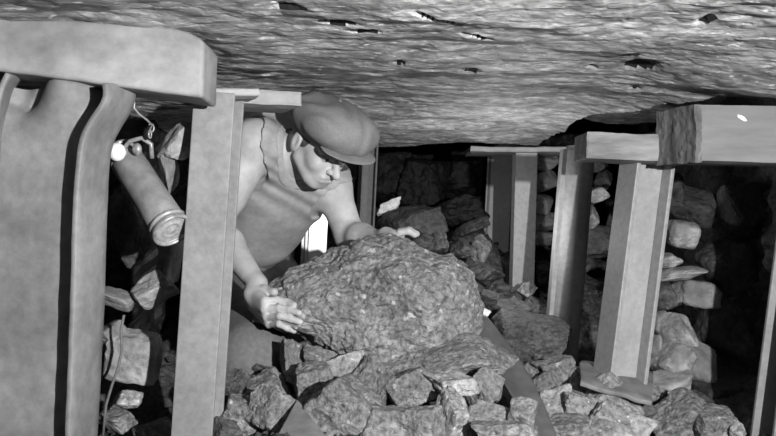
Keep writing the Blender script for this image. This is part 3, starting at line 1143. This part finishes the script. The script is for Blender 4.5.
# ------------------------------------------------------------ trough plate
tab_l = [(470, 318), (474, 345), (492, 366), (508, 390), (520, 410), (534, 445)]
tab_r = [(484, 316), (497, 332), (512, 352), (527, 375), (542, 405), (556, 440)]
l_, r2_ = dense(tab_l, 40), dense(tab_r, 40)
rows = []
for i in range(40):
    t = i / 39
    dpt = 2.12 - .42 * t
    a = P(*l_[i], dpt); b = P(*r2_[i], dpt + .06)
    row = []
    for k in range(11):
        s = k / 10
        c = a + (b - a) * s
        c = c + np.array([0, .018, -.004]) * math.sin(math.pi * s)
        row.append(c)
    # rolled lip
    row.append(b + np.array([.004, .006, .001])); row.append(b + np.array([.006, .012, -.006]))
    rows.append(row)
o = sheet('trough_plate', rows, M['plate'], None, .005, 4, .001)
props(o, 'dark curved metal plate sloping down beside the boulder\'s right end', 'plate')
mk_ = rock(486, 313, 2.08, 12, 9, 'small bright lump sitting on the tip of the curved plate', 'rock_white', 77, 3)

# foot plate of the middle prop
rows = []
for i in range(24):
    s = i / 23
    px = 580 + 72 * s
    row = []
    for k in range(8):
        q = k / 7
        d = 2.30 - .26 * q
        py = 362 + 12 * s + 22 * q + 8 * s * q - 10 * (s * (1 - s)) * 2 * (1 - q) * .4
        p = P(px, py, d)
        row.append(p)
    rows.append(row)
o = sheet('foot_plate', rows, M['smooth_rock'], None, .012, 6, .003)
props(o, 'smooth flat slab lying at the foot of the pale girder prop', 'slab')

# smooth board pieces in the front rubble
V_ = [P(297, 398, 1.72), P(330, 440, 1.55), P(262, 462, 1.50)]
A3 = np.array(V_); nrm = np.cross(A3[1] - A3[0], A3[2] - A3[0]); nrm /= np.linalg.norm(nrm)
if nrm[1] < 0: nrm = -nrm
V, Fc = prism(A3, A3 + nrm * .03)
o = bevel(fixn(mk('slab', V, Fc, M['smooth_rock'])), .004)
props(o, 'smooth pointed slab standing point up at the bottom edge of the rubble', 'slab')

# ------------------------------------------------------------ rocks
# px, py, d, w, h, rot, material, label
front = [
    (447, 372, 1.86, 126, 50, 6, 'rock', 'broad flat topped slab directly below the boulder\'s right half'),
    (412, 395, 1.78, 50, 40, 10, 'rock', 'cracked block between the broad slab and the upright squared block'),
    (455, 387, 1.74, 52, 20, -8, 'rock_light', 'thin pale wedge under the front edge of the broad slab'),
    (454, 422, 1.66, 34, 54, 3, 'rock_light', 'upright pale block at the bottom edge below the thin wedge'),
    (420, 436, 1.62, 50, 40, 0, 'rock', 'grey block at the bottom edge left of the upright pale block'),
    (497, 424, 1.66, 62, 30, -5, 'rock', 'long low brick shaped stone at the bottom beside the curved plate'),
    (524, 418, 1.64, 30, 34, 15, 'rock', 'knobbly round stone leaning on the curved plate near the bottom'),
    (487, 393, 1.78, 36, 44, 8, 'rock', 'upright stone between the broad slab and the curved plate'),
    (510, 438, 1.60, 60, 22, 0, 'rock', 'low stone cut off by the bottom edge below the knobbly one'),
    (372, 400, 1.80, 56, 66, -12, 'rock', 'tall rough stone under the middle of the boulder'),
    (345, 386, 1.86, 44, 46, 20, 'rock_light', 'pale rough lump under the lower left bulge of the boulder'),
    (390, 430, 1.64, 60, 36, 5, 'rock', 'flattish stone at the bottom edge below the tall rough stone'),
    (340, 420, 1.66, 66, 62, 14, 'rock', 'large crumbly stone right of the smooth pointed slab'),
    (312, 388, 1.80, 40, 40, -20, 'rock', 'jagged stone above the tip of the smooth pointed slab'),
    (318, 362, 1.92, 34, 22, -25, 'rock', 'small flat stone tucked under the boulder below the fingers'),
    (290, 372, 1.92, 26, 52, 12, 'rock', 'narrow upright stone below the near hand'),
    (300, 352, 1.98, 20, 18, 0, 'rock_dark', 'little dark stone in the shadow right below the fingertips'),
    (262, 394, 1.86, 50, 34, -10, 'rock', 'wide stone in front of the dark trousered knee'),
    (237, 420, 1.72, 46, 36, 10, 'rock', 'stone at the foot of the steel prop left of the rubble'),
    (272, 418, 1.68, 50, 52, 38, 'rock', 'slanting slab left of the smooth pointed slab'),
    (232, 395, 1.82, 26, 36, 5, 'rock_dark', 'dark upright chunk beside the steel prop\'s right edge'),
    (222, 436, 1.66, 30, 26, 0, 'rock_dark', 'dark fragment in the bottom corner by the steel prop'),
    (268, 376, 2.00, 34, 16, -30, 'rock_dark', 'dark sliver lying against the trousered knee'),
    # right group
    (562, 378, 2.25, 44, 36, -15, 'rock', 'rough stone at the foot of the round post'),
    (600, 388, 2.20, 56, 34, 12, 'rock', 'stone left of the smooth slab under the pale prop'),
    (560, 412, 2.05, 36, 34, 20, 'rock_light', 'pale cracked stone right of the curved plate'),
    (590, 416, 2.00, 40, 30, -14, 'rock_light', 'pale broken stone near the bottom below the pale prop'),
    (570, 434, 1.90, 44, 22, 5, 'rock', 'low stone cut by the bottom edge right of the plate'),
    (617, 412, 2.06, 46, 46, 45, 'rock_light', 'bright ribbed slanting stone below the smooth slab'),
    (622, 434, 1.92, 64, 40, -12, 'rock_light', 'big smooth sided stone at the bottom edge under the ribbed one'),
    (603, 434, 1.92, 26, 26, 0, 'rock', 'small stone left of the big smooth sided stone'),
    (650, 396, 2.22, 42, 24, -20, 'rock', 'stone right of the smooth slab at the pale prop\'s foot'),
    (694, 424, 2.06, 66, 48, 14, 'rock', 'large rounded stone at the bottom right with a dark hollow'),
    (722, 432, 2.02, 36, 34, -10, 'rock', 'stone behind the large rounded one toward the right prop'),
    (742, 436, 1.98, 14, 20, 0, 'rock_light', 'tiny pale chip near the foot of the right edge prop'),
    (660, 424, 2.14, 30, 20, 0, 'rock_dark', 'dark stone in the gap left of the large rounded stone'),
    (548, 392, 2.12, 34, 26, 20, 'rock', 'wedge shaped stone right beside the middle of the curved plate'),
    (580, 400, 2.12, 30, 26, -20, 'rock', 'small block between the two cracked pale stones right of the plate'),
    (545, 432, 1.95, 30, 28, -25, 'rock', 'stone wedged against the lower end of the curved plate'),
    (530, 384, 2.2, 26, 30, 0, 'rock', 'upright stone just right of the plate under the round post'),
    (612, 372, 2.3, 40, 20, 6, 'rock_dark', 'dark stone under the left corner of the smooth flat slab'),
    (640, 412, 2.1, 30, 26, 10, 'rock_dark', 'dark broken stone right of the ribbed slanting one'),
    # mid right behind plate
    (524, 342, 2.55, 74, 46, -4, 'rock_mid', 'squared grey block behind the curved plate, left of the round post'),
    (512, 312, 2.75, 50, 22, 0, 'rock_dark', 'dark flat stone behind the squared block'),
    (536, 318, 2.9, 44, 32, -24, 'rock_mid', 'slanted stone at the foot of the background steel prop'),
    (529, 291, 3.1, 18, 18, 0, 'rock_light', 'small pale stone right against the background steel prop'),
]
for i, (px, py, d, w_, h_, r, m, lab) in enumerate(front):
    rock(px, py, d, w_ * 1.28, h_ * 1.28, lab, m, 100 + i * 7, 5, rot=r, sharp=34, amp=.055, cuts=8)

# left gob between the girder and the second prop
left = [
    (147, 205, 1.80, 30, 60, 20, 'smooth_rock', 'dark upright stone behind the hanging lamp body'),
    (178, 138, 1.67, 62, 36, 42, 'pack', 'pale bent stone jutting from the roof right of the lamp head'),
    (164, 165, 1.69, 22, 56, 10, 'smooth_rock', 'grey stone just below the bent stone behind the lamp'),
    (122, 225, 1.90, 50, 90, 5, 'rock_dark', 'tall dark rock behind the lamp next to the girder flange'),
    (165, 258, 1.80, 24, 54, -8, 'pack', 'narrow upright stone hanging under the lamp lens'),
    (147, 292, 1.76, 50, 36, 25, 'pack', 'angular pale stone in the gap below the lamp'),
    (112, 300, 1.76, 40, 20, -18, 'smooth_rock', 'flat stone left of the angular pale stone'),
    (130, 360, 1.80, 60, 56, -14, 'pack', 'smooth rounded stone crossed by the thin cable'),
    (108, 338, 1.80, 40, 36, 0, 'smooth_rock', 'stone partly behind the girder flange above the rounded one'),
    (122, 404, 1.74, 40, 24, 10, 'rock_light', 'bright crumbly stone near the bottom of the left gap'),
    (112, 424, 1.74, 40, 22, -8, 'rock', 'low stone under the bright crumbly one'),
    (152, 436, 1.84, 54, 22, 8, 'rock', 'rough stone at the bottom edge between girder and steel prop'),
]
for i, (px, py, d, w_, h_, r, m, lab) in enumerate(left):
    rock(px, py, d, w_, h_, lab, m, 400 + i * 7, 4, rot=r, sharp=14, amp=.04, dep=.045)

# packed stones right of the middle prop; shade coloured into the dim ones
right = [
    (690, 236, 2.62, 26, 30, 0, 'pack', 'smooth rounded stone highest of those lit beside the pale prop'),
    (672, 262, 2.58, 24, 14, 10, 'pack', 'small stone under the rounded one in the right pack'),
    (688, 274, 2.56, 50, 14, 8, 'pack', 'thin flat pale stone sticking out of the right pack'),
    (668, 296, 2.6, 22, 30, 10, 'rock_dark', 'dark upright stone beneath the thin flat stone'),
    (686, 296, 2.6, 26, 26, -10, 'smooth_rock', 'grey stone right of the dark upright one in the pack'),
    (706, 296, 2.58, 44, 28, -20, 'smooth_rock', 'sloping stone at the shadow edge under the thin flat stone'),
    (664, 322, 2.62, 20, 24, 0, 'rock', 'stone close to the pale prop at mid height in the pack'),
    (684, 336, 2.5, 34, 38, 10, 'pack', 'bulging rounded stone halfway down the right pack'),
    (662, 350, 2.55, 18, 26, -10, 'pack', 'small pale stone beside the prop left of the bulging one'),
    (680, 366, 2.45, 44, 34, 30, 'pack', 'pale creased stone under the bulging rounded stone'),
    (672, 390, 2.38, 56, 26, 18, 'pack', 'slanted stone low in the pack above the large rounded one'),
    (708, 372, 2.5, 40, 60, 25, 'smooth_rock', 'long shaded stone leaning right of the creased stone'),
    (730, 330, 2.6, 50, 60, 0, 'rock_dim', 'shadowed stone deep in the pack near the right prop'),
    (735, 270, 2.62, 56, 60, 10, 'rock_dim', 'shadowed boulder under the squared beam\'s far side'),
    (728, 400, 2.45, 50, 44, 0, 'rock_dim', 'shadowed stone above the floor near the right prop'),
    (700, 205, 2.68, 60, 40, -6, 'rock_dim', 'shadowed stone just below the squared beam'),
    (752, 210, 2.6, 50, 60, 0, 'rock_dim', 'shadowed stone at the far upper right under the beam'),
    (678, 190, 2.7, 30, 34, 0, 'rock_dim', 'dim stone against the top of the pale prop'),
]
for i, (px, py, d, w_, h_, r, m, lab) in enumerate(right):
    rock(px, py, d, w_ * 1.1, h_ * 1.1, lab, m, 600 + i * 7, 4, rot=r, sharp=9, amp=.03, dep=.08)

# pale stones of the far pack
white = [
    (545, 160, 3.45, 34, 22, 'white stone at the top of the far white pack, under the roof'),
    (546, 181, 3.45, 36, 22, 'white stone second from the top of the far white pack'),
    (541, 203, 3.45, 28, 22, 'white stone halfway down the far white pack'),
    (548, 222, 3.45, 34, 20, 'white stone second from the bottom of the far white pack'),
    (542, 238, 3.45, 32, 16, 'lowest white stone of the far pack'),
    (603, 165, 3.3, 16, 14, 'pale chip in the gap just under the short board'),
    (600, 195, 3.3, 26, 18, 'pale stone in the gap between round post and pale prop'),
    (594, 218, 3.3, 16, 22, 'lower pale stone in the gap between post and prop'),
    (608, 180, 3.35, 18, 20, 'grey stone behind the gap under the short board'),
]
for i, (px, py, d, w_, h_, lab) in enumerate(white):
    rock(px, py, d, w_ * 1.08, h_ * 1.12, lab, 'rock_white' if i < 5 else 'pack', 800 + i * 7, 4, sharp=14, amp=.03, dep=.08)
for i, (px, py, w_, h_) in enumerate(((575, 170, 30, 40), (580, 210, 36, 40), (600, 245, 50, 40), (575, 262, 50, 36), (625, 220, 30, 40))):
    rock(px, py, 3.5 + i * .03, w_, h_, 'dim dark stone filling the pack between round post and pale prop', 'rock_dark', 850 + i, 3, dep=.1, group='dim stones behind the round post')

rock(388, 207, 3.1, 34, 13, 'bright pale slab lying on dark coal behind the far arm', 'rock_white', 31, 4, rot=32, dep=.03)
rock(412, 226, 3.0, 74, 44, 'dark dome of rock behind the boulder under the bright slab', 'rock_dim', 33, 4)
rock(424, 184, 3.9, 60, 60, 'black lump of coal face above the dark dome', 'rock_black', 34, 4)
back = [
    (462, 212, 3.5, 60, 40, 'rock_black'), (452, 180, 4.0, 50, 44, 'rock_black'), (470, 175, 4.0, 40, 60, 'rock_black'), (395, 176, 4.0, 46, 60, 'rock_black'),
]
for i, (px, py, d, w_, h_, m) in enumerate(back):
    rock(px, py, d, w_, h_, 'black coal block of the worked face behind the boulder', m, 900 + i, 4, group='black coal blocks of the far face')
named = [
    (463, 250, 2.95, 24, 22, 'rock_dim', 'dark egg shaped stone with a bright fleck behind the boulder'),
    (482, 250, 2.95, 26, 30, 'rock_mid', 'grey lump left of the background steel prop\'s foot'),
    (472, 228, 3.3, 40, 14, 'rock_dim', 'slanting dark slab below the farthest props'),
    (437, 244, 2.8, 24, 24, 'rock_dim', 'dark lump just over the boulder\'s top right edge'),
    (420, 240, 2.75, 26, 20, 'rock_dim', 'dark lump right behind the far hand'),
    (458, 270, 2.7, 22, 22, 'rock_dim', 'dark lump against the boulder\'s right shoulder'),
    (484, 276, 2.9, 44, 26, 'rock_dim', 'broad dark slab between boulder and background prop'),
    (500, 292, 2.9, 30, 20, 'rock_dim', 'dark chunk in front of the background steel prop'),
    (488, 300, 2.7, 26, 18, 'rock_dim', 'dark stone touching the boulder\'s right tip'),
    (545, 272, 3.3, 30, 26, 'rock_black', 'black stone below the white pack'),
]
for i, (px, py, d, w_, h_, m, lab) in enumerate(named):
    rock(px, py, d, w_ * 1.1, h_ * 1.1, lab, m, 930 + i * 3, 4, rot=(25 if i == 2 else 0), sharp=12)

# countless small coal fragments over the ground: one object
rng = np.random.RandomState(3)
VV = []; FF = []; nV = 0
shapes = [rock_shape(2, 50 + i, amp=.12, sharp=40, lump=.2) for i in range(8)]
zones = [(-.42, .50, 1.45, 2.3, 380), (-.1, .75, 2.3, 3.9, 420), (.35, .95, 1.8, 2.4, 130), (-.85, -.40, 1.7, 2.5, 140)]
for (x0, x1, y0, y1, cnt) in zones:
    for _ in range(cnt):
        x, y = rng.uniform(x0, x1), rng.uniform(y0, y1)
        s = rng.uniform(.004, .012)
        sv, sf = shapes[rng.randint(8)]
        a = rng.uniform(0, 6.3)
        R = np.array([[math.cos(a), -math.sin(a), 0], [math.sin(a), math.cos(a), 0], [0, 0, 1]])
        z = float(ground_z(x, y)) - .015 + s * .3
        VV.append((sv * s * rng.uniform(.6, 1.3, 3)) @ R.T + [x, y, z])
        FF += [[q + nV for q in f] for f in sf]
        nV += len(sv)
o = mk('coal_fragments', np.vstack(VV), FF, M['rock_dim'])
props(o, 'countless small dark coal fragments scattered over the rubble floor', 'rubble', kind='stuff')

for o in list(bpy.data.objects):
    if '_w' in o.keys():
        del o['_w']
